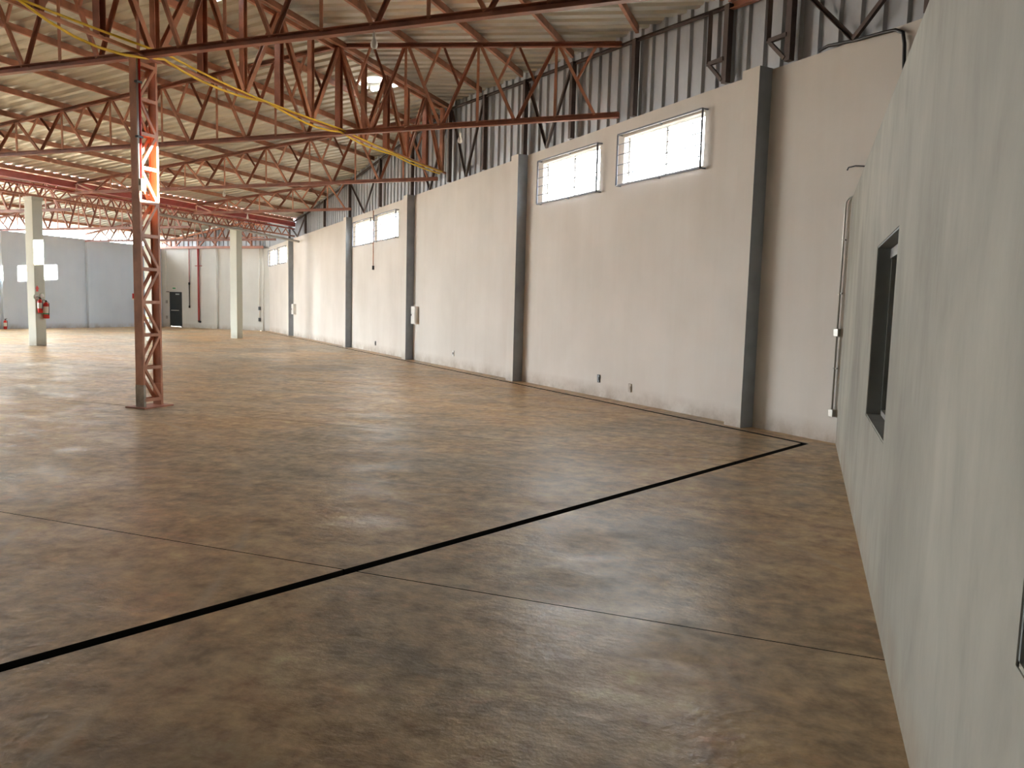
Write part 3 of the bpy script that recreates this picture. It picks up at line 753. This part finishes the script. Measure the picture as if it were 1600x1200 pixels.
o = empty('corner_conduit', (-29.75, YE-.04, 2), 'pair of thin pipes in the far corner beside the small windows', 'conduit')
for k, x in enumerate((-29.86, -29.6)): link('pipe', tube('pipe', [(x, YE-.05, 5.2), (x, YE-.05, .5 if k == 0 else 0)], .025, M_WHITE), o)
for z in (1.2, .55): link('junction_box', boxmesh('junction_box', (-29.92, YE-.09, z), (-29.80, YE-.02, z+.2), M_BLACK), o)

# ------------------------------------------------------------------ diagonal wall fittings
def wallbox(name, s, z0, z1, wd_, dp, mat, parent, bev=.01):
    me = boxmesh(name, (-wd_/2, 0, z0), (wd_/2, dp, z1), mat, bev)
    R = Matrix(((D.x, NI.x, 0, 0), (D.y, NI.y, 0, 0), (0, 0, 1, 0), (0, 0, 0, 1)))
    return link(name, me, parent, Matrix.Translation(W(s, .001, 0)) @ R)
def wallthing(name, s, z0, z1, wd_, dp, mat, label, cat, group=None):
    t = empty(name, W(s, 0, z0), label, cat, group); wallbox('body', s, z0, z1, wd_, dp, mat, t); return t
t = wallthing('electrical_panel', 14.02, 1.13, 1.68, .34, .12, M_WHITE, 'white electrical panel right of the third pilaster', 'panel', 'white panels on the cream wall')
wallbox('panel_door', 14.02, 1.15, 1.66, .29, .13, M_WHITE, t, .004); wallbox('latch', 14.12, 1.38, 1.44, .02, .145, M_BLACK, t, .002)
t = wallthing('electrical_panel', 31.0, 1.1, 1.62, .42, .14, M_WHITE, 'white electrical panel beside the farthest pilaster', 'panel', 'white panels on the cream wall')
wallbox('panel_door', 31.0, 1.12, 1.60, .36, .15, M_WHITE, t, .004); wallbox('latch', 31.1, 1.33, 1.39, .02, .165, M_BLACK, t, .002)
for s, z, mt, lb in ((11.1, .32, M_WHITE, 'white wall socket low between the second and third pilasters'), (18.04, .24, M_BLACK, 'small dark socket low under the middle pair of windows'),
                     (3.96, .28, M_BLACK, 'dark empty socket hole low in the cream wall under the nearest windows'), (2.93, .20, M_SOCK, 'faint grey socket plate low in the cream wall under the nearest windows')):
    t = wallthing('wall_socket', s, z, z+.16, .09, .02, mt, lb, 'socket', 'sockets low on the cream wall'); wallbox('outlet', s, z+.05, z+.11, .05, .028, M_BLACK if mt is not M_SOCK else M_SOCK, t, .003)
t = wallthing('emergency_light', 15.0, 2.46, 2.62, .22, .09, M_WHITE, 'small white emergency light beside the third pilaster', 'light fitting'); wallbox('lamp_head', 14.94, 2.60, 2.68, .07, .07, M_CONDUIT, t, .005)
o = empty('hanging_cable_drop', W(18.15, .08, 3), 'thin brown cable drop with a black plug between the middle windows', 'cable')
link('cable', tube('cable', [W(18.17, .08, 5.0), W(18.17, .08, 4.3), W(18.15, .08, 3.05)], .018, M_STEEL2, 6), o)
link('plug', tube('plug', [W(18.15, .08, 3.07), W(18.15, .08, 2.93)], .04, M_BLACK, 8), o)
# corner conduit by the low wall
o = empty('surface_conduit', W(-1.65, .03, .4), 'galvanised surface conduit with boxes in the corner by the low wall', 'conduit')
so = -1.59
link('pipe', tube('pipe', [W(so, .03, .42), W(so, .03, 3.16), W(so-.01, .03, 3.21), W(so-.05, .03, 3.25), W(so-.25, .03, 3.27)], .013, M_CONDUIT), o)
for z in (.36, 1.44): wallbox('junction_box', so, z, z+.10, .07, .06, M_CONDUIT, o, .004)
for z in (1.0, 2.0, 2.7): wallbox('clip', so, z, z+.02, .05, .035, M_CONDUIT, o, 0)
o = tag(link('roof_hose', tube('roof_hose', [W(-1.0, .03, 5.27), W(-1.15, .04, 5.29), W(-1.35, .04, 5.27), W(-1.6, .04, 5.24), W(-1.95, .05, 5.22), W(-2.15, .05, 5.20), W(-2.26, .05, 5.14), W(-2.29, .05, 5.0), W(-2.31, .05, 4.7), W(-2.36, .05, 4.2), W(-2.36, .05, 3.0)], .022, M_BLACK, 8)), 'black hose looped over the top of the cream wall', 'hose')
o = tag(link('bent_rod', tube('bent_rod', [W(-1.60, .06, 3.60), W(-1.62, .06, 3.635), W(-1.72, .06, 3.64), W(-1.95, .05, 3.60), W(-2.1, .03, 3.58)], .010, M_BLACK, 6)), 'short dark bent rod sticking out above the low wall', 'rod')

# drain pipe from the middle concrete column to the diagonal wall
e1 = W(29.9, .06, 4.66)
o = empty('drain_pipe', (XG, 28, 4.8), 'long grey drain pipe sloping from the columns to the cream wall', 'pipe')
link('pipe', tube('pipe', [(XG+.3, 23.9, 5.02), (XG+.42, 26.5, 4.93), (XG+.45, 29, 4.86), tuple(e1)], .055, M_PVC, 10), o)
for y, z in ((26.2, 4.94), (30.5, 4.80)): link('hanger', tube('hanger', [(XG+.42, y, z), (XG+.42, y, z+.3), (XG+.1, y, z+.42)], .012, M_STEEL, 6), o)
# white notice on the half-hidden column
t = empty('column_box', (-24.63, 23.7, .74), 'small pale box on the column seen through the lattice', 'box')
link('body', boxmesh('body', (-24.78, 23.66, .74), (-24.48, 23.763, .96), M_WHITE, .01), t)
link('lid', boxmesh('lid', (-24.76, 23.65, .90), (-24.5, 23.662, .955), M_YEL, .003), t)
